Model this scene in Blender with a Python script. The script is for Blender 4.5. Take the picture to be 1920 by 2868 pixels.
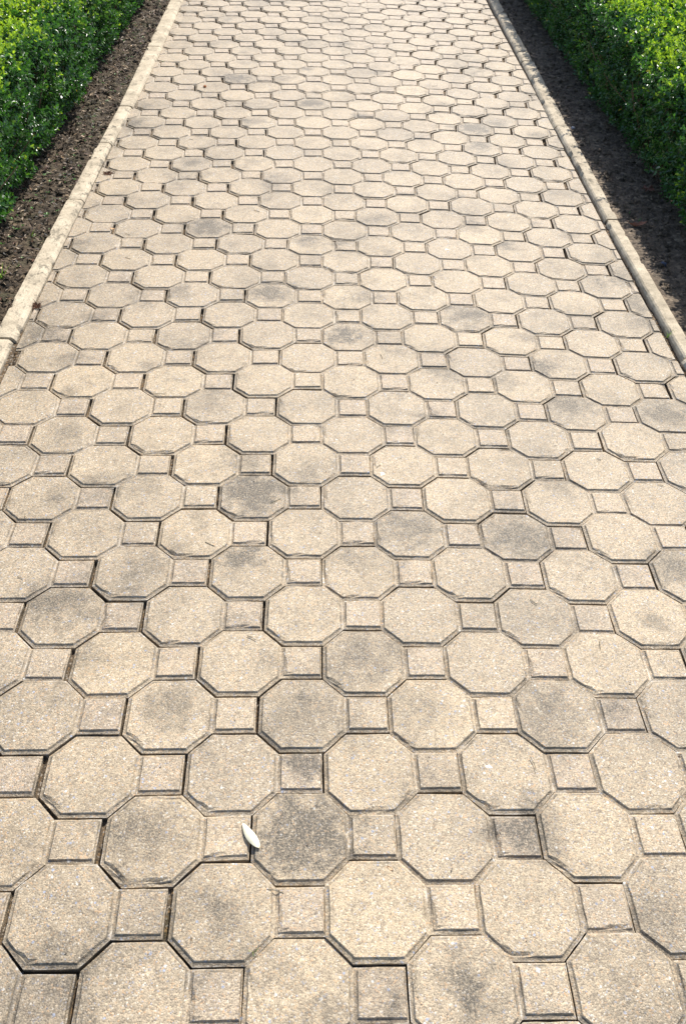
import bpy, bmesh, math, random
import numpy as np
from mathutils import Vector, Matrix, noise

random.seed(7); rng = np.random.default_rng(11)
S = bpy.context.scene
C = S.collection
for o in list(bpy.data.objects): bpy.data.objects.remove(o)

# ------------------------------------------------------------------ camera
CX, CY, CZ = -0.01935, -0.52432, 1.438
PITCH, ROLL, YAW = 0.7324, 0.0369, 0.0436
FPX = 2519.5; W0, H0 = 1920, 2868
def cam_axes():
    cy, sy = math.cos(YAW), math.sin(YAW)
    f = Vector((sy*math.cos(PITCH), cy*math.cos(PITCH), -math.sin(PITCH)))
    r = Vector((cy, -sy, 0)); u = r.cross(f)
    return r*math.cos(ROLL)+u*math.sin(ROLL), -r*math.sin(ROLL)+u*math.cos(ROLL), f
R_, U_, F_ = cam_axes()
cam = bpy.data.cameras.new('camera'); camo = bpy.data.objects.new('camera', cam); C.objects.link(camo)
m = Matrix.Identity(4)
for i in range(3):
    m[i][0] = R_[i]; m[i][1] = U_[i]; m[i][2] = -F_[i]
m[0][3], m[1][3], m[2][3] = CX, CY, CZ
camo.matrix_world = m
cam.sensor_fit = 'VERTICAL'; cam.sensor_height = 36; cam.sensor_width = 24
cam.lens = FPX/H0*36; cam.clip_start = .05; cam.clip_end = 400
S.camera = camo
def ground(px, py, z=0.0):
    """real place on the level z of a point measured in the photograph"""
    d = F_ + R_*((px-W0/2)/FPX) - U_*((py-H0/2)/FPX)
    t = (z-CZ)/d.z
    return Vector((CX+d.x*t, CY+d.y*t, z))

# ------------------------------------------------------------------ light
SUN_EL, SUN_AZ = math.radians(47), math.radians(25)      # azimuth clockwise from +Y
w = bpy.data.worlds.new('World'); S.world = w; w.use_nodes = True
nt = w.node_tree; bg = nt.nodes['Background']
sky = nt.nodes.new('ShaderNodeTexSky'); sky.sky_type = 'NISHITA'; sky.sun_disc = False
sky.sun_elevation = SUN_EL; sky.sun_rotation = SUN_AZ; sky.air_density = 1.0; sky.dust_density = 1.5
nt.links.new(sky.outputs[0], bg.inputs[0]); bg.inputs[1].default_value = 0.15
sl = bpy.data.lights.new('sun', 'SUN'); sl.energy = 4.9; sl.angle = math.radians(.53); sl.color = (1, .95, .87)
so = bpy.data.objects.new('sun', sl); C.objects.link(so)
sd = Vector((math.cos(SUN_EL)*math.sin(SUN_AZ), math.cos(SUN_EL)*math.cos(SUN_AZ), math.sin(SUN_EL)))
so.rotation_euler = sd.to_track_quat('Z', 'Y').to_euler(); so.location = sd*20
S.view_settings.view_transform = 'Standard'; S.view_settings.look = 'None'
S.view_settings.gamma = 1; S.view_settings.use_curve_mapping = False
S.view_settings.exposure = 0.40

# ------------------------------------------------------------------ helpers
def link_obj(name, me, parent=None, mat=None):
    o = bpy.data.objects.new(name, me); C.objects.link(o)
    if mat and me and not me.materials: me.materials.append(mat)
    if parent: o.parent = parent
    return o
def tag(o, label=None, cat=None, group=None, kind=None):
    if label: o['label'] = label
    if cat: o['category'] = cat
    if group: o['group'] = group
    if kind: o['kind'] = kind
    return o
def pydata(name, verts, faces, smooth=False):
    me = bpy.data.meshes.new(name); me.from_pydata([tuple(v) for v in verts], [], faces); me.update()
    if smooth: me.polygons.foreach_set('use_smooth', [True]*len(me.polygons))
    return me
def np_mesh(name, co, loops, sizes, smooth=False):
    me = bpy.data.meshes.new(name)
    me.vertices.add(len(co)); me.vertices.foreach_set('co', np.asarray(co, np.float32).ravel())
    me.loops.add(len(loops)); me.loops.foreach_set('vertex_index', np.asarray(loops, np.int32))
    me.polygons.add(len(sizes)); st = np.zeros(len(sizes), np.int32); st[1:] = np.cumsum(sizes)[:-1]
    me.polygons.foreach_set('loop_start', st)
    me.polygons.foreach_set('use_smooth', np.full(len(sizes), smooth))
    me.update(calc_edges=True); me.validate()
    return me
def add_col(me, name, arr):
    a = me.attributes.new(name, 'FLOAT_COLOR', 'POINT')
    a.data.foreach_set('color', np.asarray(arr, np.float32).ravel())
class NT:
    def __init__(s, name):
        s.m = bpy.data.materials.new(name); s.m.use_nodes = True; s.t = s.m.node_tree
        s.t.nodes.clear(); s.out = s.n('ShaderNodeOutputMaterial')
    def n(s, t, **k):
        nd = s.t.nodes.new(t)
        for a, b in k.items(): setattr(nd, a, b)
        return nd
    def l(s, a, b): s.t.links.new(a, b)
    def v(s, x, sock):
        if hasattr(x, 'links') or hasattr(x, 'is_linked'): s.l(x, sock)
        else: sock.default_value = x
    def math(s, op, a, b=0.0, c=0.0, clamp=False):
        nd = s.n('ShaderNodeMath', operation=op, use_clamp=clamp)
        s.v(a, nd.inputs[0]); s.v(b, nd.inputs[1])
        if op in ('MULTIPLY_ADD', 'SMOOTH_MIN', 'SMOOTH_MAX'): s.v(c, nd.inputs[2])
        return nd.outputs[0]
    def noise(s, vec, scale, detail=3, rough=.55, col=False):
        nd = s.n('ShaderNodeTexNoise'); s.l(vec, nd.inputs['Vector'])
        nd.inputs['Scale'].default_value = scale; nd.inputs['Detail'].default_value = detail; nd.inputs['Roughness'].default_value = rough
        return nd.outputs['Color' if col else 'Fac']
    def ramp(s, fac, stops, mode='LINEAR'):
        nd = s.n('ShaderNodeValToRGB'); cr = nd.color_ramp; cr.interpolation = mode
        while len(cr.elements) < len(stops): cr.elements.new(.5)
        for e, (p, c) in zip(cr.elements, stops):
            e.position = p; e.color = (*c, 1) if len(c) == 3 else c
        s.l(fac, nd.inputs[0]); return nd.outputs[0]
    def rng(s, x, a, b, c=0., d=1., smooth=False):
        nd = s.n('ShaderNodeMapRange'); nd.interpolation_type = 'SMOOTHSTEP' if smooth else 'LINEAR'
        s.v(x, nd.inputs[0])
        for k, q in enumerate((a, b, c, d)): s.v(q, nd.inputs[k+1])
        return nd.outputs[0]
    def mix(s, f, a, b, mode='MIX'):
        nd = s.n('ShaderNodeMix', data_type='RGBA', blend_type=mode)
        s.v(f, nd.inputs[0])
        s.v(a if hasattr(a, 'is_linked') else (*a, 1), nd.inputs[6]); s.v(b if hasattr(b, 'is_linked') else (*b, 1), nd.inputs[7])
        return nd.outputs[2]
    def bsdf(s, col, rough=.9, bump=None, bstr=.5, bdist=.001, spec=.3):
        b = s.n('ShaderNodeBsdfPrincipled'); s.v(col if hasattr(col, 'is_linked') else (*col, 1), b.inputs['Base Color'])
        s.v(rough, b.inputs['Roughness']); b.inputs['Specular IOR Level'].default_value = spec
        if bump is not None:
            bn = s.n('ShaderNodeBump'); bn.inputs['Strength'].default_value = bstr; bn.inputs['Distance'].default_value = bdist
            s.l(bump, bn.inputs['Height']); s.l(bn.outputs[0], b.inputs['Normal'])
        return b
    def done(s, sh):
        s.l(sh.outputs[0], s.out.inputs[0]); return s.m
def grey(v): return (v, v, v)

# ------------------------------------------------------------------ materials
def mat_paver():
    t = NT('washed_concrete')
    pos = t.n('ShaderNodeNewGeometry').outputs['Position']
    inf = t.n('ShaderNodeObjectInfo').outputs['Random']
    def attr(n, out='Fac'):
        a = t.n('ShaderNodeAttribute'); a.attribute_type = 'OBJECT'; a.attribute_name = n; return a.outputs[out]
    base = t.mix(attr('tone'), (.315, .252, .168), (.56, .436, .272))
    base = t.mix(t.math('MULTIPLY', attr('greyness'), .75), base, (.30, .26, .205))
    n1 = t.noise(pos, 9, 3); base = t.mix(t.rng(n1, .35, .7, 0, .45), base, (.54, .42, .275))
    blk = t.n('ShaderNodeAttribute'); blk.attribute_type = 'GEOMETRY'; blk.attribute_name = 'block'
    base = t.mix(t.math('MULTIPLY', blk.outputs['Fac'], t.rng(inf, 0, 1, .05, .5)), base, (.47, .36, .27))
    # sand grains and crushed aggregate
    v = t.n('ShaderNodeTexVoronoi'); t.l(pos, v.inputs['Vector']); v.inputs['Scale'].default_value = 390
    sep = t.n('ShaderNodeSeparateColor'); t.l(v.outputs['Color'], sep.inputs[0])
    grain = t.ramp(sep.outputs[0], [(0, (.14, .105, .07)), (.20, (.30, .24, .16)), (.45, (.44, .35, .235)), (.70, (.60, .475, .31)), (.85, (.55, .33, .16)), (.92, (.72, .66, .55)), (.96, (.30, .33, .40))], 'CONSTANT')
    exp = t.math('MULTIPLY', t.rng(t.noise(pos, 60, 3), .3, .68, .35, .85), 1.0)
    base = t.mix(t.math('MULTIPLY', exp, .88), base, grain)
    v2 = t.n('ShaderNodeTexVoronoi'); t.l(pos, v2.inputs['Vector']); v2.inputs['Scale'].default_value = 165
    s2 = t.n('ShaderNodeSeparateColor'); t.l(v2.outputs['Color'], s2.inputs[0])
    big = t.math('MULTIPLY', t.math('LESS_THAN', v2.outputs['Distance'], .40), t.math('GREATER_THAN', s2.outputs[1], .955))
    bigc = t.ramp(s2.outputs[0], [(0, (.34, .38, .47)), (.35, (.72, .70, .64)), (.6, (.58, .38, .22)), (.8, (.30, .27, .24))], 'CONSTANT')
    base = t.mix(t.math('MULTIPLY', big, .8), base, bigc)
    # fine pits
    pit = t.noise(pos, 420, 2, .7)
    base = t.mix(t.rng(pit, .32, .46, .75, 0), base, (.10, .085, .065))
    # lichen and grime blotches: a centre of its own per paver, ragged by noise
    st = t.n('ShaderNodeAttribute'); st.attribute_type = 'OBJECT'; st.attribute_name = 'stain'
    sx = t.n('ShaderNodeSeparateXYZ'); t.l(st.outputs['Vector'], sx.inputs[0])
    px = t.n('ShaderNodeSeparateXYZ'); t.l(pos, px.inputs[0])
    dx = t.math('SUBTRACT', px.outputs[0], sx.outputs[0]); dy = t.math('SUBTRACT', px.outputs[1], sx.outputs[1])
    d = t.math('SQRT', t.math('ADD', t.math('MULTIPLY', dx, dx), t.math('MULTIPLY', dy, dy)))
    d = t.math('DIVIDE', d, sx.outputs[2])
    d = t.math('ADD', d, t.rng(t.noise(pos, 22, 6, .78), .28, .72, -.85, .85))
    stain = t.math('MULTIPLY', t.rng(d, .05, 1.25, 1.15, 0, True), attr('stain_strength'))
    soft = t.math('MULTIPLY', t.rng(t.noise(pos, 13, 6, .72), .50, .74, 0, .65), t.rng(inf, .0, 1, .15, 1))
    # grime that runs on over the joints from paver to paver
    wide = t.math('MULTIPLY', t.rng(t.noise(pos, 3.1, 6, .72), .47, .66, 0, .72), t.rng(t.noise(pos, 40, 4, .75), .35, .6, .35, 1))
    gr = t.math('ADD', t.math('ADD', stain, soft), wide, clamp=True)
    speck = t.rng(t.noise(pos, 260, 3, .75), .36, .60, .30, 1.15)
    gr = t.math('MULTIPLY', gr, speck, clamp=True)
    base = t.mix(gr, base, (.082, .068, .048))
    # grime and dust caught in the chamfers and the groove
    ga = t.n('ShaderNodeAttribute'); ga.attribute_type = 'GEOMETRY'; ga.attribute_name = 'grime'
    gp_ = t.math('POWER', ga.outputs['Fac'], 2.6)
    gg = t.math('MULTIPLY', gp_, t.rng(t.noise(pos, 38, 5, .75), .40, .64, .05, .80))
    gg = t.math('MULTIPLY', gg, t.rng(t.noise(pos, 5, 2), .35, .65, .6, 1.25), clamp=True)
    lime = t.math('MULTIPLY', t.math('MULTIPLY', t.rng(ga.outputs['Fac'], .12, .42, 0, 1), t.rng(ga.outputs['Fac'], .75, .5, 0, 1)), t.rng(t.noise(pos, 11, 5, .75), .52, .66, 0, .75))
    base = t.mix(lime, base, (.66, .60, .50))
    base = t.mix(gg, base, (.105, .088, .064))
    h = t.math('ADD', t.math('MULTIPLY', t.noise(pos, 300, 3, .7), .7), t.math('MULTIPLY', v.outputs['Distance'], -.5))
    h = t.math('ADD', h, t.math('MULTIPLY', t.noise(pos, 30, 3), .7))
    b = t.bsdf(base, .62, h, .8, .0016, .5)
    return t.done(b)
def mat_kerb():
    t = NT('kerb_concrete'); pos = t.n('ShaderNodeNewGeometry').outputs['Position']
    att = t.n('ShaderNodeAttribute'); att.attribute_type = 'OBJECT'; att.attribute_name = 'greyness'
    c = t.ramp(t.noise(pos, 14, 5, .7), [(.28, (.28, .235, .17)), (.5, (.52, .44, .32)), (.72, (.68, .59, .44))])
    g = t.ramp(t.noise(pos, 16, 5, .7), [(.3, (.26, .24, .20)), (.6, (.44, .38, .30)), (.8, (.5, .46, .38))])
    c = t.mix(att.outputs['Fac'], c, g)
    ma = t.n('ShaderNodeMapping'); t.l(pos, ma.inputs[0]); ma.inputs['Scale'].default_value = (1, .6, 1)
    stn = t.rng(t.noise(ma.outputs[0], 34, 6, .78), .54, .62, 0, .9)
    pl = t.n('ShaderNodeAttribute'); pl.attribute_type = 'OBJECT'; pl.attribute_name = 'dirt'
    c = t.mix(t.math('MULTIPLY', stn, pl.outputs['Fac']), c, (.10, .09, .07))
    c = t.mix(t.rng(t.noise(pos, 190, 3, .8), .33, .45, .6, 0), c, (.16, .14, .11))
    h = t.math('ADD', t.noise(pos, 150, 4, .7), t.math('MULTIPLY', t.noise(pos, 25, 3), 1.2))
    return t.done(t.bsdf(c, .92, h, .8, .003, .25))
def mat_sand():
    t = NT('joint_dirt'); pos = t.n('ShaderNodeNewGeometry').outputs['Position']
    c = t.ramp(t.noise(pos, 22, 4, .7), [(.3, (.07, .052, .035)), (.55, (.16, .12, .08)), (.75, (.26, .20, .14))])
    mo = t.rng(t.noise(pos, 3.3, 4, .7), .60, .70, 0, .7); c = t.mix(mo, c, (.07, .085, .03))
    v = t.n('ShaderNodeTexVoronoi'); t.l(pos, v.inputs['Vector']); v.inputs['Scale'].default_value = 260
    sep = t.n('ShaderNodeSeparateColor'); t.l(v.outputs['Color'], sep.inputs[0])
    c = t.mix(.5, c, t.ramp(sep.outputs[0], [(0, (.03, .025, .02)), (.4, (.14, .1, .06)), (.7, (.30, .18, .08)), (.88, (.42, .38, .32))], 'CONSTANT'))
    return t.done(t.bsdf(c, .95, t.noise(pos, 240, 3, .7), 1, .004, .2))
def mat_soil(name, a, b, c_, green=0., moist=.9):
    t = NT(name); pos = t.n('ShaderNodeNewGeometry').outputs['Position']
    c = t.ramp(t.noise(pos, 12, 6, .72), [(.3, a), (.52, b), (.72, c_)])
    v = t.n('ShaderNodeTexVoronoi'); t.l(pos, v.inputs['Vector']); v.inputs['Scale'].default_value = 60; v.inputs['Randomness'].default_value = 1
    sep = t.n('ShaderNodeSeparateColor'); t.l(v.outputs['Color'], sep.inputs[0])
    crumb = t.ramp(sep.outputs[0], [(0, tuple(x*.5 for x in a)), (.4, b), (.75, c_), (.93, tuple(min(1, x*1.8) for x in c_))], 'CONSTANT')
    c = t.mix(t.rng(t.noise(pos, 25, 4, .7), .4, .6, .05, .6), c, crumb)
    if green: c = t.mix(t.rng(t.noise(pos, 7, 5, .7), .5, .68, 0, green), c, (.055, .062, .024))
    h = t.math('ADD', t.noise(pos, 60, 5, .75), t.math('MULTIPLY', v.outputs['Distance'], -.6))
    return t.done(t.bsdf(c, moist, h, 1, .012, .35))
def mat_leaf(name):
    t = NT(name)
    a = t.n('ShaderNodeAttribute'); a.attribute_type = 'GEOMETRY'; a.attribute_name = 'tint'
    col = a.outputs['Color']
    b = t.bsdf(col, .36, None, spec=.8)
    tr = t.n('ShaderNodeBsdfTranslucent')
    t.l(t.mix(1., col, (1.0, 1.25, .35), 'MULTIPLY'), tr.inputs[0])
    geo = t.n('ShaderNodeNewGeometry')
    br = t.n('ShaderNodeHueSaturation'); t.l(t.mix(1., col, (1.9, 2.0, 1.0), 'MULTIPLY'), br.inputs['Color'])
    t.l(br.outputs[0], tr.inputs[0])
    mx = t.n('ShaderNodeMixShader'); mx.inputs[0].default_value = .25
    t.l(b.outputs[0], mx.inputs[1]); t.l(tr.outputs[0], mx.inputs[2])
    return t.done(mx)
def mat_attr(name, rough=.85, spec=.25, trans=0.):
    t = NT(name); a = t.n('ShaderNodeAttribute'); a.attribute_type = 'GEOMETRY'; a.attribute_name = 'tint'
    return t.done(t.bsdf(a.outputs['Color'], rough, None, spec=spec))
def mat_plain(name, col, var=.35, scale=60, rough=.8, spec=.3, bump=.002):
    t = NT(name); pos = t.n('ShaderNodeNewGeometry').outputs['Position']
    n = t.noise(pos, scale, 4, .7)
    c = t.ramp(n, [(.3, tuple(x*(1-var) for x in col)), (.7, tuple(min(1, x*(1+var)) for x in col))])
    return t.done(t.bsdf(c, rough, n, .6, bump, spec))
M_PAVER = mat_paver(); M_KERB = mat_kerb(); M_SAND = mat_sand()
M_SOIL_L = mat_soil('dry_soil', (.026, .018, .010), (.078, .056, .035), (.15, .112, .072), .55)
M_SOIL_R = mat_soil('damp_soil', (.062, .046, .030), (.155, .115, .078), (.25, .19, .13), .15, .8)
M_LEAF = mat_leaf('hedge_leaf'); M_LITTER = mat_attr('dead_leaf', .6, .35)
M_TWIG = mat_plain('twig_bark', (.13, .09, .055), .4, 80)

# ------------------------------------------------------------------ lattice of the paving
P = .25; A_ = .0411; HW = .0826; SQ = .0806; HALF = .0402
PCX=[0.00446, 0.00156, -0.01696, -0.00378, 0.01774, 0.00296, 0.00345, 0.00725, 0.00844, -0.01655, 0.01571, 0.01268, -0.01684, -0.02218, 0.0043]
PCY=[0.00834, -0.00748, 0.0163, 0.05087, 0.01499, 0.01055, 0.02516, 0.01655, -0.00939, -0.1155, -0.08436, 0.01223, -0.02706, -0.02283, 0.06761]
# survey of the joints (mm): x, y, shift in x, shift in y beyond the smooth drift
SURVEY=[-375,36,3.6,2.7,-125,36,-0.8,3.6,125,36,-2.4,4.9,375,36,0.0,2.3,-500,161,-5.9,2.5,-250,161,-0.1,5.5,0,161,0.7,-0.9,250,161,-0.9,3.8,500,161,0.7,0.6,-375,286,-0.8,-1.5,-125,286,2.1,-2.0,125,286,-0.3,-0.6,375,286,-1.0,-0.9,625,286,-0.8,-5.0,-500,411,-0.6,-1.0,-250,411,2.5,-2.5,0,411,-0.4,-3.6,250,411,3.5,3.2,500,411,0.2,-0.3,-375,536,-0.2,0.2,-125,536,0.9,-1.1,125,536,0.9,-4.7,375,536,-1.2,-2.5,625,536,-0.3,-3.2,-500,661,0.7,0.1,-250,661,1.1,-2.3,0,661,1.9,-2.7,250,661,-0.4,-0.9,500,661,-0.4,-0.3,750,661,1.6,-7.0,-625,786,0.5,-3.3,-375,786,2.7,-1.7,-125,786,1.2,-1.7,125,786,-0.4,-4.3,375,786,-2.4,-6.1,625,786,-1.3,-7.0,-500,911,-0.4,-0.7,-250,911,-0.7,-3.8,0,911,0.8,-3.4,250,911,-2.5,-1.2,500,911,-0.5,-0.9,750,911,1.9,-3.0,-625,1036,0.3,0.6,-375,1036,2.5,-4.4,-125,1036,-0.4,-6.9,125,1036,2.3,2.6,375,1036,-2.9,2.1,625,1036,2.4,3.4,-750,1161,2.6,-9.8,-500,1161,0.7,4.5,-250,1161,0.3,1.7,0,1161,1.4,1.9,250,1161,-0.6,3.3,500,1161,0.3,1.1,750,1161,-2.0,1.1,-625,1286,-1.6,0.3,-375,1286,1.2,-1.3,-125,1286,-3.2,1.3,125,1286,-0.5,0.0,375,1286,-0.6,4.9,625,1286,-2.1,3.3,875,1286,1.6,1.4,-750,1411,-0.2,2.5,-500,1411,-1.5,6.1,-250,1411,-1.5,1.4,0,1411,-1.3,4.3,250,1411,1.4,11.6,500,1411,1.5,7.7,750,1411,0.6,2.8,-625,1536,-1.7,3.1,-375,1536,2.3,1.4,-125,1536,-3.4,3.1,125,1536,1.9,-0.3,375,1536,0.0,8.3,625,1536,3.3,15.3,875,1536,-0.4,3.1,-750,1661,0.7,-3.4,-500,1661,0.2,1.3,-250,1661,2.0,-1.2,0,1661,0.3,2.3,250,1661,0.4,-2.1,500,1661,1.6,9.5,750,1661,1.1,-0.2,-625,1786,-2.9,2.4,-375,1786,-1.6,3.9,-125,1786,0.1,4.5,125,1786,0.7,-1.1,375,1786,-1.2,-0.1,625,1786,-1.7,2.3,875,1786,-1.6,-8.5,-500,1911,-0.7,-1.8,-250,1911,-2.7,-0.9,0,1911,-2.7,1.3,250,1911,-4.6,0.3,500,1911,-2.1,4.9,-375,2036,-1.1,-2.8,-125,2036,-1.7,-3.6,125,2036,-0.8,0.5,375,2036,0.3,2.2,625,2036,0.9,6.8,-500,2161,-1.7,4.3,-250,2161,-0.9,1.7,0,2161,-1.6,-4.5,250,2161,0.5,-5.6,500,2161,-1.2,5.5,-375,2286,0.2,3.2,-125,2286,0.5,-2.2,125,2286,2.1,-10.3,375,2286,-1.7,-2.7,625,2286,2.0,4.7,-500,2411,1.4,3.5,-250,2411,-0.5,0.7,0,2411,0.9,-3.9,250,2411,0.1,-7.3,500,2411,1.7,0.1,-625,2536,-1.0,6.4,-375,2536,1.2,3.3,-125,2536,1.2,-5.8,125,2536,1.5,-11.9,375,2536,-0.0,-16.3,625,2536,2.3,4.3,-500,2661,-3.2,0.7,-250,2661,-1.2,0.1,0,2661,1.8,-1.5,250,2661,-0.1,-14.7,500,2661,-0.5,-3.7,-625,2786,-1.5,3.2,-375,2786,-1.1,1.2,-125,2786,0.7,4.3,125,2786,3.0,-7.5,375,2786,0.2,-13.1,625,2786,-0.3,0.6,-500,2911,-0.4,4.0,-250,2911,0.2,6.4,0,2911,1.6,5.2,250,2911,-0.8,-9.9,500,2911,-0.3,-2.1,-625,3036,-1.0,2.6,-375,3036,0.1,3.6,-125,3036,-0.1,14.2,125,3036,1.0,-6.8,375,3036,-0.6,-8.0,625,3036,0.2,0.8,-500,3161,-1.4,5.7,-250,3161,1.5,4.9,0,3161,5.3,12.3,250,3161,0.6,-4.4,500,3161,0.4,-0.1,-625,3286,2.2,-4.9,-375,3286,2.5,-7.2,-125,3286,0.2,-1.1,125,3286,0.9,3.2,375,3286,-0.7,0.9,625,3286,-0.7,3.0,-750,3411,4.5,-9.3,-500,3411,1.9,-9.3,-250,3411,-0.1,-3.1,0,3411,0.3,1.9,250,3411,0.4,-1.5,500,3411,2.0,2.3,-625,3536,4.2,-6.2,-375,3536,1.6,-8.9,-125,3536,1.4,-11.6,125,3536,0.2,6.5,375,3536,1.4,3.3,625,3536,1.2,4.4,-500,3661,1.2,-9.0,-250,3661,2.7,-6.8,0,3661,-0.5,-4.6,250,3661,2.9,4.0,500,3661,-1.3,1.7,750,3661,-4.7,-8.0,-625,3786,1.3,-4.1,-375,3786,-0.3,-9.9,-125,3786,0.5,-4.2,125,3786,-0.2,-2.9,375,3786,-1.1,0.1,625,3786,-0.7,0.2,-750,3911,2.1,8.6,-500,3911,0.4,-4.9,-250,3911,-0.9,-0.6,0,3911,-1.1,-3.6,250,3911,-0.0,-8.1,500,3911,0.4,-14.4,750,3911,-3.3,-10.3,-625,4036,-0.3,5.7,-375,4036,-2.5,6.7,-125,4036,-2.3,-0.7,125,4036,-1.5,-3.3,375,4036,-2.2,1.1,-500,4161,-2.4,10.3,-250,4161,-0.2,10.5,0,4161,0.4,0.5,250,4161,-1.3,5.5,500,4161,-0.5,9.2,750,4161,-4.6,0.8,-625,4286,0.7,4.6,-375,4286,-2.4,9.2,-125,4286,1.0,2.5,125,4286,-1.2,5.7,375,4286,-0.7,7.2,625,4286,-0.3,1.5,-750,4411,-2.2,5.6,-500,4411,-2.4,16.4,-250,4411,-1.8,11.9,0,4411,-1.8,9.7,250,4411,-0.9,-3.4,500,4411,1.4,0.1,750,4411,1.0,-1.8,-625,4536,-2.8,1.3,-375,4536,-4.6,8.3,125,4536,-2.0,13.5,375,4536,2.3,17.2,625,4536,4.1,5.4,-750,4661,-1.9,0.5,-500,4661,-2.7,2.4,-250,4661,0.6,1.7,0,4661,-1.8,13.1,250,4661,0.6,13.0,500,4661,0.5,9.2,750,4661,3.1,5.8,-625,4786,0.6,0.8,-375,4786,-1.2,-6.8,-125,4786,-3.1,-0.4,125,4786,-0.9,7.4,375,4786,0.3,10.0,625,4786,0.6,-9.7,-750,4911,-0.5,3.1,-500,4911,1.1,1.2,-250,4911,-0.1,-19.8,0,4911,-1.0,-2.9,250,4911,0.6,0.3,500,4911,-1.4,-9.4,750,4911,-0.8,-5.1,-625,5036,-1.3,-18.2,-375,5036,1.0,-9.6,-125,5036,-1.2,-9.8,125,5036,0.4,9.5,375,5036,0.8,1.1,625,5036,-1.9,-12.0,-750,5161,2.3,-17.3,-500,5161,1.5,-15.2,-250,5161,2.5,-10.0,0,5161,-0.5,8.0,250,5161,4.3,4.1,500,5161,2.8,-0.3,750,5161,3.4,2.5,-625,5286,1.4,-10.1,-375,5286,2.4,-6.8,-125,5286,2.2,-2.9,125,5286,-2.0,8.5,375,5286,0.3,9.2,625,5286,0.9,-7.1,-750,5411,-1.3,10.4,-500,5411,1.1,-9.9,-250,5411,2.8,-7.9,500,5411,1.7,-1.0,750,5411,0.5,-6.1,-625,5536,1.0,16.5,-375,5536,4.3,-3.2,-125,5536,1.0,-3.3,125,5536,-2.0,0.1,375,5536,-1.5,-23.7,625,5536,2.0,-18.4,875,5536,-2.1,10.8,-500,5661,2.6,-2.6,-250,5661,1.2,-2.9,0,5661,-0.9,-0.5,250,5661,-3.6,5.5,500,5661,2.5,-10.6,750,5661,1.1,13.6,-625,5786,-5.3,11.9,-375,5786,-0.1,3.8,-125,5786,2.2,0.1,125,5786,-1.5,-3.9,375,5786,-5.2,-6.1,625,5786,-2.2,11.7,-500,5911,-1.2,5.2,-250,5911,1.0,13.2]

SV = np.array(SURVEY, float).reshape(-1, 4)/1000
PCX = np.array(PCX); PCY = np.array(PCY)
def drift(x, y):
    lo_, hi_ = -.70, .80
    if x < lo_ or x > hi_:
        e = lo_ if x < lo_ else hi_; g = .15 if x < lo_ else -.15
        a0, a1 = drift(e, y), drift(e+g, y)
        return a0[0], a0[1]+(a0[1]-a1[1])/abs(g)*abs(x-e)*.8
    y = min(max(y, .0), 5.95)
    a = x/1.1; b = (y-3)/3
    bs = np.array([a**i*b**k for i in range(5) for k in range(5-i)])
    sg = .18+.12*max(0, y-2)/4
    k = np.exp(-(((SV[:, 0]-x)/sg)**2+((SV[:, 1]-y)/sg)**2)/2); s = k.sum()+.15
    return float(bs@PCX+(k@SV[:, 2])/s), float(bs@PCY+(k@SV[:, 3])/s)
X_LEFT, X_RIGHT = -.893, 1.070
def left_edge(y): return -.893 + .006*math.sin(y*2.1) + (.010 if y > 4.3 else 0)
def right_edge(y): return 1.066 + .006*math.sin(y*1.7+1)+max(0, y-3.5)*.011

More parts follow.
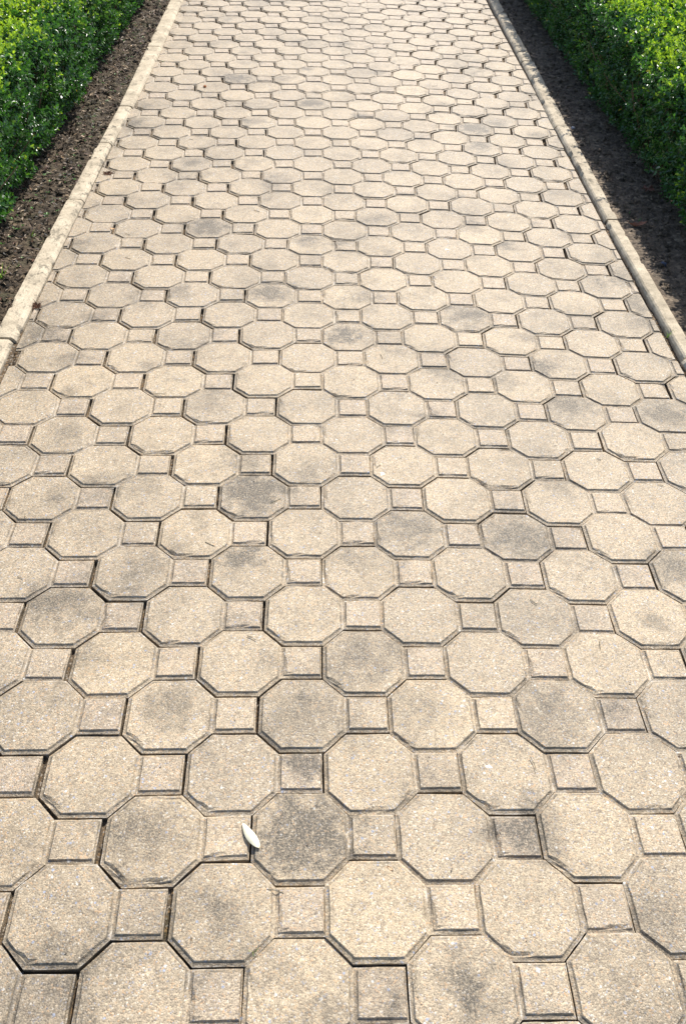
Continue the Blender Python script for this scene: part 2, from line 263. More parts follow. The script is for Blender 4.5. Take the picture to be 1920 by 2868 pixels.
def inset(poly, d, skip=None):
    n = len(poly); out = []
    for i in range(n):
        p0, p1, p2 = Vector(poly[i-1]), Vector(poly[i]), Vector(poly[(i+1) % n])
        e1 = (p1-p0).normalized(); e2 = (p2-p1).normalized()
        n1 = Vector((-e1.y, e1.x)); n2 = Vector((-e2.y, e2.x))
        d1 = d if not (skip and (i-1) % n in skip) else skip[(i-1) % n]
        d2 = d if not (skip and i in skip) else skip[i]
        a = p1+n1*d1; b = p1+n2*d2
        den = e1.x*e2.y-e1.y*e2.x
        t = ((b-a).x*e2.y-(b-a).y*e2.x)/den
        out.append(tuple(a+e1*t))
    return out
def paver_mesh(seed, chip=1.0):
    r = random.Random(seed)
    a, h, hf = A_, HW, HALF
    octp = [(-h, -a), (-a, -h), (a, -h), (h, -a), (h, a), (a, h), (-a, h), (-h, a)]
    sq = [(h, -hf), (h+SQ, -hf), (h+SQ, hf), (h, hf)]
    outl = [(-h, -a), (-a, -h), (a, -h), (h, -hf), (h+SQ, -hf), (h+SQ, hf), (h, hf), (a, h), (-a, h), (-h, a)]
    zl = -.0040-r.random()*.001
    lo = inset(octp, .0056); to = inset(octp, .0078)
    ls = inset(sq, .0052, {1: .0024}); ts = inset(sq, .0072, {1: .0036})
    V = []; F = []; G = []; B = []
    def ring(pts, z, g):
        i = len(V); V.extend([(p[0], p[1], z) for p in pts]); G.extend([g]*len(pts)); B.extend([1. if p[0] > h-.0005 and z > -.05 and len(pts) == 4 else 0. for p in pts]); return list(range(i, i+len(pts)))
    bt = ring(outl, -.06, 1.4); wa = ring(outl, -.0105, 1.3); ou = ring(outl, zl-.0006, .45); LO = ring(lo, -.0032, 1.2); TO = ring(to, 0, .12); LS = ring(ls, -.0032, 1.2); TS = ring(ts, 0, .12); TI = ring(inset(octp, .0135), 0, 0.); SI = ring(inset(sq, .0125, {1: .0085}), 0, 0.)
    n = len(outl)
    for i in range(n): F.append((bt[i], bt[(i+1) % n], wa[(i+1) % n], wa[i])); F.append((wa[i], wa[(i+1) % n], ou[(i+1) % n], ou[i]))
    F.append(tuple(reversed(bt)))
    mo = {0: 0, 1: 1, 2: 2, 3: 3, 6: 4, 7: 5, 8: 6, 9: 7}
    for i in (0, 1, 2, 6, 7, 8, 9):
        j = (i+1) % n; F.append((ou[i], ou[j], LO[mo[j]], LO[mo[i]]))
    ms = {3: 0, 4: 1, 5: 2, 6: 3}
    for i in (3, 4, 5): F.append((ou[i], ou[i+1], LS[ms[i+1]], LS[ms[i]]))
    F.append((LO[3], ou[3], ou[6], LO[4])); F.append((ou[3], LS[0], LS[3], ou[6]))
    for i in range(8): j = (i+1) % 8; F.append((LO[i], LO[j], TO[j], TO[i]))
    for i in range(4): j = (i+1) % 4; F.append((LS[i], LS[j], TS[j], TS[i]))
    for i in range(8): j = (i+1) % 8; F.append((TO[i], TO[j], TI[j], TI[i]))
    for i in range(4): j = (i+1) % 4; F.append((TS[i], TS[j], SI[j], SI[i]))
    F.append(tuple(TI)); F.append(tuple(SI)); keep = {(round(V[i][0], 5), round(V[i][1], 5)) for i in TI+SI}
    KO = inset(octp, .0120); KS = inset(sq, .0110, {1: .007})
    def inner(x, y):
        for K in (KO, KS):
            if all((K[(i+1) % len(K)][0]-K[i][0])*(y-K[i][1])-(K[(i+1) % len(K)][1]-K[i][1])*(x-K[i][0]) > 0 for i in range(len(K))): return True
        return False
    me = pydata('paver', V, F)
    at = me.attributes.new('grime', 'FLOAT', 'POINT'); at.data.foreach_set('value', G)
    at = me.attributes.new('block', 'FLOAT', 'POINT'); at.data.foreach_set('value', B)
    bm = bmesh.new(); bm.from_mesh(me)
    ed = [e for e in bm.edges if min(v.co.z for v in e.verts) > -.03 and e.calc_length() > .02]
    bmesh.ops.subdivide_edges(bm, edges=ed, cuts=3, use_grid_fill=False)
    off = seed*3.1
    for v in bm.verts:
        if v.co.z > -.03:
            p = Vector((v.co.x*75+off, v.co.y*75, off)); q = noise.noise_vector(p)
            fl = inner(v.co.x, v.co.y)
            if not fl: v.co.x += q.x*.0009*chip; v.co.y += q.y*.0009*chip
            if v.co.z < -.001: v.co.z += q.z*.0009*chip
            if fl: continue
            q3 = noise.noise(Vector((v.co.x*22+off*2, v.co.y*22, 4)))
            if q3 > .30 and v.co.z > -.003 and not inner(v.co.x, v.co.y): v.co.z -= .0036*chip*min(1, (q3-.30)*5)
    bmesh.ops.triangulate(bm, faces=[f for f in bm.faces if len(f.verts) > 4])
    bm.to_mesh(me); bm.free(); me.materials.append(M_PAVER)
    return me
VAR = [paver_mesh(k, .7+.06*k) for k in range(12)]

# marks read off the photograph: place, strength, radius (m)
STAINS = [(575, 1125, 1., .10), (700, 1130, .6, .045), (560, 1270, .75, .055), (680, 1290, .6, .05), (785, 768, .9, .06), (1067, 722, .6, .085),
 (930, 1205, .6, .075), (120, 1385, .55, .09), (395, 1610, .5, .075), (690, 1742, .95, .04), (600, 1790, .65, .06), (695, 1905, .75, .11),
 (1200, 1885, .5, .06), (1000, 1850, .45, .07), (1240, 842, .6, .05), (1290, 925, .5, .085), (1520, 945, .5, .07), (540, 180, .6, .08),
 (920, 105, .8, .09), (990, 98, .6, .08), (715, 235, .6, .08), (580, 277, .45, .08), (1085, 292, .85, .085), (1090, 332, .65, .085),
 (480, 520, .6, .09), (1080, 520, .45, .07), (610, 672, .5, .07), (160, 825, .4, .07), (85, 765, .55, .09), (1010, 850, .45, .06),
 (840, 1500, .5, .09), (660, 1650, .4, .1), (200, 1500, .35, .06), (920, 1625, .3, .1), (1240, 1630, .45, .1), (1062, 2242, .6, .05),
 (1420, 632, .5, .09), (1450, 690, .5, .09), (1545, 1300, .6, .08), (330, 240, .5, .09), (300, 280, .45, .08), (175, 560, .3, .08),
 (1080, 545, .4, .06), (990, 1500, .4, .05), (1150, 870, .5, .06), (990, 865, .4, .06), (470, 920, .35, .07), (730, 600, .3, .06), (1040, 290, .6, .05),
 (1330, 1640, .35, .05), (640, 1880, .4, .09), (350, 1890, .3, .09), (1250, 1900, .45, .05), (90, 2280, .4, .12), (1190, 1230, .4, .08), (700, 545, .35, .07), (860, 500, .3, .06)]
SK = 1920/1568
STG = [(ground(x*SK, y*SK), s, r) for x, y, s, r in STAINS]

bed = bpy.data.objects.new('path', None)   # replaced by the sheet below
bpy.data.objects.remove(bed)
def sheet(name, x0, x1, y0, y1, step, hf, mat, kind='structure', smooth=True):
    nx = max(2, int((x1-x0)/step)+1); ny = max(2, int((y1-y0)/step)+1)
    xs = np.linspace(x0, x1, nx); ys = np.linspace(y0, y1, ny)
    co = [(x, y, hf(x, y)) for y in ys for x in xs]
    i = np.arange((nx-1)*(ny-1)); r = i//(nx-1); c = i % (nx-1); b = r*nx+c
    loops = np.stack([b, b+1, b+nx+1, b+nx], -1).ravel()
    me = np_mesh(name, np.array(co), loops, np.full(len(i), 4), smooth)
    o = link_obj(name, me, None, mat); tag(o, kind=kind); return o
def fill_h(x, y):
    n = noise.noise(Vector((x*6, y*6, 3))); n2 = noise.noise(Vector((x*45, y*45, 9)))
    base = -.019+.012*n+.004*n2
    e = min(x-left_edge(y), right_edge(y)-x)
    base += .006*max(0, 1-e/.25)
    return min(base, -.0065 if e > .02 else -.001)
path = sheet('path', -.945, 1.155, -.9, 6.6, .0125, fill_h, M_SAND)
path_far = None

cells = []
for j in range(-16, 82):
    for k in range(-6, 7):
        xr = (k+(0 if j % 2 else .5))*P      # the joint on the right of the paver
        ux = xr-.0029-SQ-HW; uy = j*P/2-.0039
        cells.append((ux, uy, j, k))
placed = []
for ux, uy, j, k in cells:
    cxm = ux+.035
    d0 = drift(cxm, uy); d1 = drift(cxm-.11, uy); d2 = drift(cxm+.11, uy)
    x = ux+d0[0]; y = uy+d0[1]; rot = math.atan2(d2[1]-d1[1], .22)
    xl, xr = left_edge(y), right_edge(y)
    if x+HW+SQ < xl+.012 or x-HW > xr-.012: continue
    placed.append([x, y, rot, xl, xr, j, k])
# no paver may press into its neighbour: let tight rows give way
at_ = {(p[5], p[6]): p for p in placed}
for it in range(14):
    for p in placed:
        j, k = p[5], p[6]
        for dj, dk, sx in ((1, 0 if j % 2 else 1, 1), (1, -1 if j % 2 else 0, -1)):
            q = at_.get((j+dj, k+dk))
            if not q or abs(abs(q[0]-p[0])-.125) > .06: continue
            a = (p[2]+q[2])/2+(math.pi/4 if sx*(q[0]-p[0]) > 0 and q[0] > p[0] else 3*math.pi/4)
            n_ = (math.cos(a), math.sin(a)); s = (q[0]-p[0])*n_[0]+(q[1]-p[1])*n_[1]
            e = .1758-s
            if e > 0:
                e *= .5; p[0] -= n_[0]*e*.5; p[1] -= n_[1]*e*.5; q[0] += n_[0]*e*.5; q[1] += n_[1]*e*.5
        q = at_.get((j, k+1))
        if q:
            e = .2462-(q[0]-p[0])
            if e > 0: p[0] -= e*.25; q[0] += e*.25
placed = [tuple(p[:5]) for p in placed]
print('pavers', len(placed))
def vis(x, y):
    d = Vector((x-CX, y-CY, -CZ)); z = d.dot(F_)
    if z <= 0: return False
    u = FPX*d.dot(R_)/z; v = FPX*d.dot(U_)/z
    return abs(u) < W0/2+60 and abs(v) < H0/2+60
order = sorted(placed, key=lambda p: (0 if vis(p[0]+.035, p[1]) else 1, (p[0]-CX)**2+(p[1]-CY)**2))
singles, rest = order[:300], order[300:]
def cut_mesh(me, mw, xl, xr):
    """trim a paver against the kerb, closing the sawn face"""
    bm = bmesh.new(); bm.from_mesh(me); inv = mw.inverted()
    for xc, nrm in ((xl, Vector((-1, 0, 0))), (xr, Vector((1, 0, 0)))):
        p = inv @ Vector((xc, mw.translation.y, 0)); nn = inv.to_3x3() @ nrm
        res = bmesh.ops.bisect_plane(bm, geom=bm.verts[:]+bm.edges[:]+bm.faces[:], plane_co=p, plane_no=nn, clear_outer=True)
        ce = [e for e in res['geom_cut'] if isinstance(e, bmesh.types.BMEdge)]
        if ce:
            try: bmesh.ops.holes_fill(bm, edges=ce, sides=0)
            except Exception: pass
    out = bpy.data.meshes.new('paver'); bm.to_mesh(out); bm.free()
    out.materials.append(M_PAVER); return out
def paver_setup(p, rr):
    x, y, rot, xl, xr = p
    near_edge = max(0, 1-min(x+.03-xl, xr-x-.03)/.42)
    z = rr.gauss(0, .0010); rx = rr.gauss(0, .0055); ry = rr.gauss(0, .0055)
    mw = Matrix.Translation((x+rr.gauss(0, .0008), y+rr.gauss(0, .0005), z)) @ Matrix.Rotation(rot+rr.gauss(0, .006), 4, 'Z') @ Matrix.Rotation(rx, 4, 'X') @ Matrix.Rotation(ry, 4, 'Y')
    tone = min(1, max(0, rr.gauss(.55, .28)))
    g = min(1, max(0, rr.gauss(.16, .16)+near_edge*.55))
    best = None
    for gp, s, r in STG:
        lx, ly = gp.x-x, gp.y-y
        inside = (lx*lx+ly*ly < .083**2) or (0 < lx < HW+SQ and abs(ly) < HALF)
        if inside and (best is None or s > best[1]): best = (gp, s, r)
    if best is None:
        for gp, s, r in STG:
            if s < .65 and math.hypot(gp.x-x-.03, gp.y-y) < r+.06 and (best is None or s > best[1]): best = (gp, s, r)
    if best: st = (best[0].x, best[0].y, best[2]); ss = min(1., best[1]*1.2)
    else:
        st = (x+rr.uniform(-.06, .13), y+rr.uniform(-.07, .07), rr.uniform(.03, .07)); ss = max(0, rr.gauss(.14, .22))
    return mw, tone, g, st, ss
rr = random.Random(5)
TOPS = []
def top_z(x, y):
    m_ = min(TOPS, key=lambda q: (q.translation.x-x)**2+(q.translation.y-y)**2); n_ = m_.to_3x3() @ Vector((0, 0, 1)); t_ = m_.translation
    return t_.z-(n_.x*(x-t_.x)+n_.y*(y-t_.y))/n_.z
for p in singles:
    mw, tone, g, st, ss = paver_setup(p, rr)
    TOPS.append(mw)
    me = rr.choice(VAR); x, xl, xr = p[0], p[3], p[4]
    if x-HW < xl+.002 or x+HW+SQ > xr-.002: me = cut_mesh(me, mw, xl, xr)
    if len(me.polygons) < 4: continue
    o = link_obj('paver', me, path); o.matrix_world = mw
    o['tone'] = tone; o['greyness'] = g; o['stain'] = st; o['stain_strength'] = ss
# the farthest rows and those behind the camera: one part
bm = bmesh.new()
for p in rest:
    mw, tone, g, st, ss = paver_setup(p, rr)
    me = rr.choice(VAR); x, xl, xr = p[0], p[3], p[4]
    if x-HW < xl+.002 or x+HW+SQ > xr-.002: me = cut_mesh(me, mw, xl, xr)
    k0 = len(bm.verts); bm.from_mesh(me); bm.verts.ensure_lookup_table()
    for v in bm.verts[k0:]: v.co = mw @ v.co
me = bpy.data.meshes.new('paver_far_rows'); bm.to_mesh(me); bm.free(); me.materials.append(M_PAVER)
o = link_obj('paver', me, path); o['kind'] = 'stuff'; o['tone'] = .55; o['greyness'] = .3; o['stain'] = (0., 4.9, .05); o['stain_strength'] = 0.

# ------------------------------------------------------------------ kerbs
def kerbstone(parent, pts, h, grey_, dirt, seed, side):
    h *= .8 if side < 0 else .58
    """pts: plan corners inner-near, inner-far, outer-far, outer-near; inner is the paving side"""
    (x0, y0), (x1, y1), (x2, y2), (x3, y3) = pts
    n = max(8, int(abs(y1-y0)/.018)); prof = []
    # cross-section from the foot of the inner face over the top to the foot of the outer face (t across, z)
    sec = [(0, -.10), (0, -.006), (.0, h-.013), (.09, h-.005), (.20, h-.0006), (.40, h), (.6, h+.0003), (.85, h), (.985, h-.001), (1.0, h-.005), (1.0, -.10)]
    V = []; F = []; k = len(sec)
    for i in range(n+1):
        s = i/n
        xi = x0+(x1-x0)*s; yi = y0+(y1-y0)*s; xo = x3+(x2-x3)*s; yo = y3+(y2-y3)*s
        e = min(s, 1-s)*abs(y1-y0)
        er = .006*max(0, 1-e/.012)
        for a, (t, z) in enumerate(sec):
            x = xi+(xo-xi)*t; y = yi+(yo-yi)*t
            q = noise.noise_vector(Vector((x*38, y*38, z*38+seed*7.3)))
            q2 = noise.noise(Vector((y*9, seed*5.1, 2 if t < .5 else 8)))*.6+noise.noise(Vector((y*37, seed*5.1, 2 if t < .5 else 8)))*.55
            amp = .0016 if z > -.05 else 0
            x += q.x*amp; zz = z+q.z*amp*(.8 if t < .2 or t > .9 else .25)
            if z > -.05:
                if t < .2 and q2 > .18: x += (xo-xi)*min(.13, max(0, q2-.34)*.9)*(1-t*2); zz -= min(.010, max(0, q2-.34)*.04)
                if t > .9 and q2 > .22: x -= (xo-xi)*min(.10, max(0, q2-.36)*.7); zz -= min(.006, (q2-.2)*.02)
                zz -= er*(.5 if 1 < a < k-2 else 1)
            V.append((x, y, zz))
    for i in range(n):
        for a in range(k-1):
            b = i*k+a; F.append((b, b+1, b+k+1, b+k))
    F.append(tuple(range(k))); F.append(tuple(reversed(range(n*k, n*k+k))))
    me = pydata('kerbstone', V, F, False)
    bm = bmesh.new(); bm.from_mesh(me); bmesh.ops.recalc_face_normals(bm, faces=bm.faces); bm.to_mesh(me); bm.free()
    
    o = link_obj('kerbstone', me, parent, M_KERB); o['greyness'] = grey_; o['dirt'] = dirt; return o
KL = bpy.data.objects.new('kerb', None); C.objects.link(KL); tag(KL, kind='structure')
KR = bpy.data.objects.new('kerb', None); C.objects.link(KR); tag(KR, kind='structure')
LST = [  # y0, y1, inner x0,x1, outer x0,x1, height, dirt
 (-1.20, -.20, -.905, -.905, -.968, -.968, .018, .6), (-.20, .81, -.905, -.905, -.968, -.968, .018, .6), (.81, 1.815, -.912, -.914, -.972, -.974, .016, .8), (1.822, 2.815, -.906, -.899, -.969, -.958, .020, .75),
 (2.82, 3.404, -.898, -.895, -.957, -.949, .020, 1.0), (3.412, 3.874, -.893, -.880, -.945, -.936, .019, 1.0), (3.88, 4.846, -.876, -.866, -.936, -.943, .021, .5),
 (4.852, 5.84, -.868, -.872, -.943, -.945, .022, .4), (5.846, 6.84, -.872, -.872, -.946, -.948, .022, .4)]
for q, (y0, y1, a0, a1, b0, b1, h, dirt) in enumerate(LST):
    kerbstone(KL, [(a0, y0), (a1, y1), (b1, y1), (b0, y0)], h, .05, dirt, q+1, -1)
RST = [(-1.26, -.26, 1.078, 1.078, 1.125, 1.125, .024, .5), (-.25, .755, 1.078, 1.080, 1.125, 1.125, .024, .5), (.76, 1.758, 1.078, 1.075, 1.126, 1.124, .024, .6), (1.766, 2.722, 1.080, 1.072, 1.124, 1.118, .025, .35),
 (2.73, 3.733, 1.074, 1.080, 1.120, 1.136, .028, .9), (3.742, 4.752, 1.075, 1.096, 1.136, 1.157, .025, .7), (4.766, 4.925, 1.092, 1.096, 1.154, 1.158, .024, 1.0), (4.932, 5.785, 1.096, 1.104, 1.157, 1.163, .025, .5), (5.80, 6.80, 1.104, 1.115, 1.162, 1.18, .024, .5)]
for q, (y0, y1, a0, a1, b0, b1, h, dirt) in enumerate(RST):
    kerbstone(KR, [(a0, y0), (a1, y1), (b1, y1), (b0, y0)], h, .14 if q != 3 else .05, dirt, q+21, 1)

# ------------------------------------------------------------------ ground
def lumps(x, y, a, s1=5, s2=22, s3=60, k=1.):
    return a*(noise.noise(Vector((x*s1, y*s1, 1)))+.5*noise.noise(Vector((x*s2, y*s2, 2)))*k+.28*noise.noise(Vector((x*s3, y*s3, 5)))*k)
def soilL(x, y):
    e = max(0, min(1, (-.955-x)/.06)); return -.012+e*.012+lumps(x, y, .014, 5, 26, 75, 1.5)*(.2+.8*e)
def soilR(x, y):
    e = max(0, min(1, (x-1.145)/.07)); return .006-e*.004+lumps(x, y, .013)*(.2+.8*e)
bl = sheet('soil_bed', -1.45, -.93, -1.2, 6.8, .0125, soilL, M_SOIL_L)
br_ = sheet('soil_bed', 1.105, 1.65, -1.2, 6.8, .0125, soilR, M_SOIL_R)
t = NT('lawn_grass'); pos = t.n('ShaderNodeNewGeometry').outputs['Position']
M_LAWN = t.done(t.bsdf(t.ramp(t.noise(pos, 40, 6, .75), [(.3, (.03, .045, .012)), (.7, (.075, .11, .03))]), .9, t.noise(pos, 90, 4, .8), 1, .03))
g = pydata('ground', [(-150, -150, -.08), (150, -150, -.08), (150, 150, -.08), (-150, 150, -.08)], [(0, 1, 2, 3)])
tag(link_obj('ground', g, None, M_LAWN), kind='structure')

# ------------------------------------------------------------------ hedges
def hedge(label, xin, sgn, y0, y1, width, height, seed, n_shoot, batter=.0, youth=1.):
    """clipped box hedge; xin = foot of the face toward the path, sgn = direction away from the path"""
    r = np.random.default_rng(seed)
    root = bpy.data.objects.new('hedge', None); C.objects.link(root); root.location = (xin+sgn*width/2, (y0+y1)/2, 0)
    tag(root, label, 'hedge', 'clipped hedges beside the paved path')
    L = y1-y0
    # shoots start on the side face, round the shoulder, over the top
    side = height-.06; rad = .10
    tot = side-rad*.5+rad*1.57+(width-rad)
    s = r.random(n_shoot)*tot
    # keep the face toward the path denser than the far top
    y = y0+r.random(n_shoot)*L
    a = side-rad*.5
    px = np.empty(n_shoot); pz = np.empty(n_shoot); nx = np.empty(n_shoot); nz = np.empty(n_shoot)
    m1 = s < a; m2 = (s >= a) & (s < a+rad*1.57); m3 = ~m1 & ~m2
    px[m1] = batter*s[m1]/a; pz[m1] = .055+s[m1]; nx[m1] = -1; nz[m1] = .12
    th = (s[m2]-a)/rad
    px[m2] = batter+rad*(1-np.cos(th)); pz[m2] = .055+a+rad*np.sin(th); nx[m2] = -np.cos(th); nz[m2] = np.sin(th)
    px[m3] = batter+rad+(s[m3]-a-rad*1.57); pz[m3] = .055+a+rad; nx[m3] = 0; nz[m3] = 1
    # slow swelling of the clipped surface
    sw = np.array([noise.noise(Vector((a_*3.0+seed, b_*3.0, c_*3.0)))*.024+noise.noise(Vector((a_*11+seed, b_*11, c_*11)))*.024 for a_, b_, c_ in zip(px, y, pz)])
    low = np.clip((.16-pz)/.12, 0, 1)
    depth = r.random(n_shoot)**1.3*.15-sw*1.25
    depth += low*.03*(1+r.random(n_shoot))*0.8
    stray = r.random(n_shoot) < .025
    depth[stray] -= r.random(stray.sum())*.035
    px = px-nx*depth; pz = pz-nz*depth
    up = np.stack([sgn*nx*.75+r.normal(0, .38, n_shoot), r.normal(0, .45, n_shoot), nz*.75+.42+r.normal(0, .30, n_shoot)], -1)
    up /= np.linalg.norm(up, axis=1, keepdims=True)
    org = np.stack([xin+sgn*px, y, pz], -1)
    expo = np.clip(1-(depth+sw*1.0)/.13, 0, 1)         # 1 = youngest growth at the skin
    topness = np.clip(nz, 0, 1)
    # pairs of leaves along every shoot
    K = 8
    ref = np.where(np.abs(up[:, 2:3]) > .8, np.array([[1., 0, 0]]), np.array([[0., 0, 1.]]))
    s1 = np.cross(up, ref); s1 /= np.linalg.norm(s1, axis=1, keepdims=True); s2 = np.cross(up, s1)
    N = n_shoot*K
    idx = np.repeat(np.arange(n_shoot), K); kk = np.tile(np.arange(K), n_shoot)
    ang = (kk % 2)*math.pi+(kk//2)*1.57+r.normal(0, .35, N)+np.repeat(r.random(n_shoot)*6.28, K)
    rad_dir = s1[idx]*np.cos(ang)[:, None]+s2[idx]*np.sin(ang)[:, None]
    along = (kk//2)*.0125-.030+r.normal(0, .002, N)
    tipf = (kk//2)/(K/2-1)
    ll = (.0195+.008*r.random(N))*(1-.32*tipf); lw = ll*(.27+.06*r.random(N))
    ldir = rad_dir*(1-.45*tipf)[:, None]+up[idx]*(.35+.65*tipf)[:, None]+r.normal(0, .22, (N, 3)); ldir /= np.linalg.norm(ldir, axis=1, keepdims=True)
    org[:, 0] -= sgn*np.clip((org[:, 1]-2.6)/3.4, -.3, 1.2)*.034
    base = org[idx]+up[idx]*along[:, None]
    nrm = up[idx]*1.0-rad_dir*.25+np.array([0, 0, .35])+r.normal(0, .25, (N, 3))
    sidev = np.cross(ldir, nrm); sidev /= np.linalg.norm(sidev, axis=1, keepdims=True); nn = np.cross(sidev, ldir)
    c = lambda f: base+ldir*(ll*f)[:, None]
    sv = sidev*lw[:, None]; fold = nn*(lw*.45)[:, None]; droop = nn*(ll*.16)[:, None]
    P0 = c(0.0); P1 = c(.30)+sv*.92+fold; P2 = c(.68)+sv*.86+fold-droop*.3; P3 = c(1.0)-droop; P4 = c(.68)-sv*.86+fold-droop*.3; P5 = c(.30)-sv*.92+fold
    co = np.stack([P0, P1, P2, P3, P4, P5], 1).reshape(-1, 3)
    b = np.arange(N)*6
    loops = np.stack([b, b+1, b+2, b+3, b, b+3, b+4, b+5], -1).ravel()
    me = np_mesh('hedge_foliage', co, loops, np.full(N*2, 4), False)
    # colour belongs to leaf age: young shoot tips are yellow-green, old leaves deep green
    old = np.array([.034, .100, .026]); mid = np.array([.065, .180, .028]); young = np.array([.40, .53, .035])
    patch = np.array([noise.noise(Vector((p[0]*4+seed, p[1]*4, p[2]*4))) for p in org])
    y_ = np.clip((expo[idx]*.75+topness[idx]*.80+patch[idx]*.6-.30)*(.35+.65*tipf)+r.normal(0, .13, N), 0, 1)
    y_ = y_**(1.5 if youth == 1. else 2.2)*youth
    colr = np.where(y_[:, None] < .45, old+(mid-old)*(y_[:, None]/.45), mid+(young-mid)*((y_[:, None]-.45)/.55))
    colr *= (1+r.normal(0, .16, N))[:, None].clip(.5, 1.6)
    yel = r.random(N) < .003; colr[yel] = (.42, .36, .05)
    col4 = np.concatenate([colr.clip(0, 1), np.ones((N, 1))], 1)
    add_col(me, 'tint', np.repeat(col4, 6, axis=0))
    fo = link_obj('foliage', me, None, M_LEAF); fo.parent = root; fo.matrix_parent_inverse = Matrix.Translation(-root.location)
    # branches: forked stems rising from the ground inside the hedge
    V = []; Fc = []
    def tube(p, q, r0, r1, k=4):
        d = (q-p); u = d.orthogonal().normalized(); v_ = d.cross(u).normalized(); i0 = len(V)
        for pt, rd in ((p, r0), (q, r1)):
            for a in range(k): V.append(pt+(u*math.cos(a*6.2832/k)+v_*math.sin(a*6.2832/k))*rd)
        for a in range(k): Fc.append((i0+a, i0+(a+1) % k, i0+k+(a+1) % k, i0+k+a))
    rl = random.Random(seed)
    yy = y0+.05
    while yy < y1:
        for row in (.12, .32, .6):
            if row > width-.1: continue
            b0 = Vector((xin+sgn*(row+rl.uniform(-.04, .04)), yy+rl.uniform(-.05, .05), -.02))
            for f in range(5):
                p = b0.copy(); d = Vector((rl.uniform(-.5, .5), rl.uniform(-.5, .5), 1)); rd = .006
                for sgm in range(4):
                    q = p+d.normalized()*rl.uniform(.07, .11); 
                    if q.z > height-.06: break
                    tube(p, q, rd, rd*.75); rd *= .75
                    for _ in range(2):
                        e = q+Vector((rl.uniform(-1, 1), rl.uniform(-1, 1), rl.uniform(0, .9))).normalized()*.07
                        if e.z < height-.05 and 0.03 < (e.x-xin)*sgn < width: tube(q, e, .0018, .001, 3)
                    p = q; d += Vector((rl.uniform(-.4, .4), rl.uniform(-.4, .4), 0))
        yy += .16
    bo = link_obj('branches', pydata('branches', V, Fc), None, M_TWIG); bo.parent = root; bo.matrix_parent_inverse = Matrix.Translation(-root.location)
    return root
hedge('sunlit clipped hedge along the left side of the path, bright yellow-green on top', -1.095, -1, 1.2, 6.9, .95, .42, 31, 24000, youth=.92)
hedge('dark glossy clipped hedge along the right side, shading the bare soil at its foot', 1.300, 1, 1.2, 6.9, .90, .42, 47, 24000, youth=.86)

# ------------------------------------------------------------------ litter on the beds
def litter(name, label, n, xf, yr, hf, cols, seed, lo=.006, hi=.018, chunk=0.):
    r = np.random.default_rng(seed)
    y = r.uniform(yr[0], yr[1], n); x = xf(r, y, n)
    z = np.array([hf(a, b) for a, b in zip(x, y)])+r.random(n)*.006+.001
    a = r.random(n)*6.283; L = r.uniform(lo, hi, n); Wd = L*r.uniform(.25, .5, n)
    d = np.stack([np.cos(a), np.sin(a), r.normal(0, .35, n)], -1); d /= np.linalg.norm(d, axis=1, keepdims=True)
    up = np.stack([r.normal(0, .4, n), r.normal(0, .4, n), np.ones(n)], -1)
    s = np.cross(d, up); s /= np.linalg.norm(s, axis=1, keepdims=True); u = np.cross(s, d)
    o = np.stack([x, y, z], -1); cv = (L*r.uniform(-.1, .35, n))[:, None]*u
    p = [o-d*L[:, None]/2, o+s*Wd[:, None]/2+cv*.6, o+d*L[:, None]/2+cv*.3, o-s*Wd[:, None]/2+cv*.6]
    co = np.stack(p, 1).reshape(-1, 3); b = np.arange(n)*4
    me = np_mesh(name, co, np.stack([b, b+1, b+2, b, b+2, b+3], -1).ravel(), np.full(2*n, 3), False)
    cc = np.array(cols)[r.integers(0, len(cols), n)]*r.uniform(.6, 1.3, (n, 1))
    add_col(me, 'tint', np.repeat(np.concatenate([cc, np.ones((n, 1))], 1), 4, axis=0))
    ob = link_obj(name, me, None, M_LITTER); tag(ob, label, name.replace('_', ' '), kind='stuff'); return ob
BR = [(.26, .20, .13), (.05, .035, .025), (.07, .045, .03), (.10, .065, .04), (.16, .10, .06), (.05, .035, .025), (.22, .16, .10), (.03, .025, .02), (.12, .06, .04), (.30, .23, .15)]
litter('leaf_litter', 'small dry brown leaves scattered over the soil under the left hedge', 6500, lambda r, y, n: -1.28+np.abs(r.random(n)**.8)*.33, (1.2, 6.6), soilL, BR, 3, .007, .026)
litter('leaf_litter', 'dark crumbled leaves on the shaded soil under the right hedge', 3500, lambda r, y, n: 1.45-np.abs(r.random(n)**.8)*.28, (1.2, 6.6), soilR, [(.06, .04, .03), (.09, .06, .05), (.03, .025, .02), (.14, .09, .06)], 4, .006, .015)
# soil crumbs and pebbles
def crumbs(name, label, n, xr, yr, hf, mat, seed, lo, hi):
    r = random.Random(seed); V = []; Fc = []
    for _ in range(n):
        x = r.uniform(*xr); y = r.uniform(*yr); s = lo+(hi-lo)*r.random()**3; z = hf(x, y)+s*.25; i = len(V)
        for v in ((1, 0, 0), (-1, 0, 0), (0, 1, 0), (0, -1, 0), (0, 0, .7), (0, 0, -.7)):
            V.append((x+v[0]*s*r.uniform(.6, 1.2)+r.gauss(0, s*.2), y+v[1]*s*r.uniform(.6, 1.2)+r.gauss(0, s*.2), z+v[2]*s*r.uniform(.7, 1.1)))
        for f in ((0, 2, 4), (2, 1, 4), (1, 3, 4), (3, 0, 4), (2, 0, 5), (1, 2, 5), (3, 1, 5), (0, 3, 5)): Fc.append(tuple(i+q for q in f))
    return tag(link_obj(name, pydata(name, V, Fc), None, mat), label, name.replace('_', ' '), kind='stuff')
crumbs('soil_crumbs', 'loose crumbs of dry soil on the left bed', 3200, (-1.28, -.965), (1.2, 6.6), soilL, M_SOIL_L, 8, .002, .016)
crumbs('soil_crumbs', 'loose crumbs of damp soil on the right bed', 2600, (1.15, 1.42), (1.2, 6.6), soilR, M_SOIL_R, 9, .002, .015)
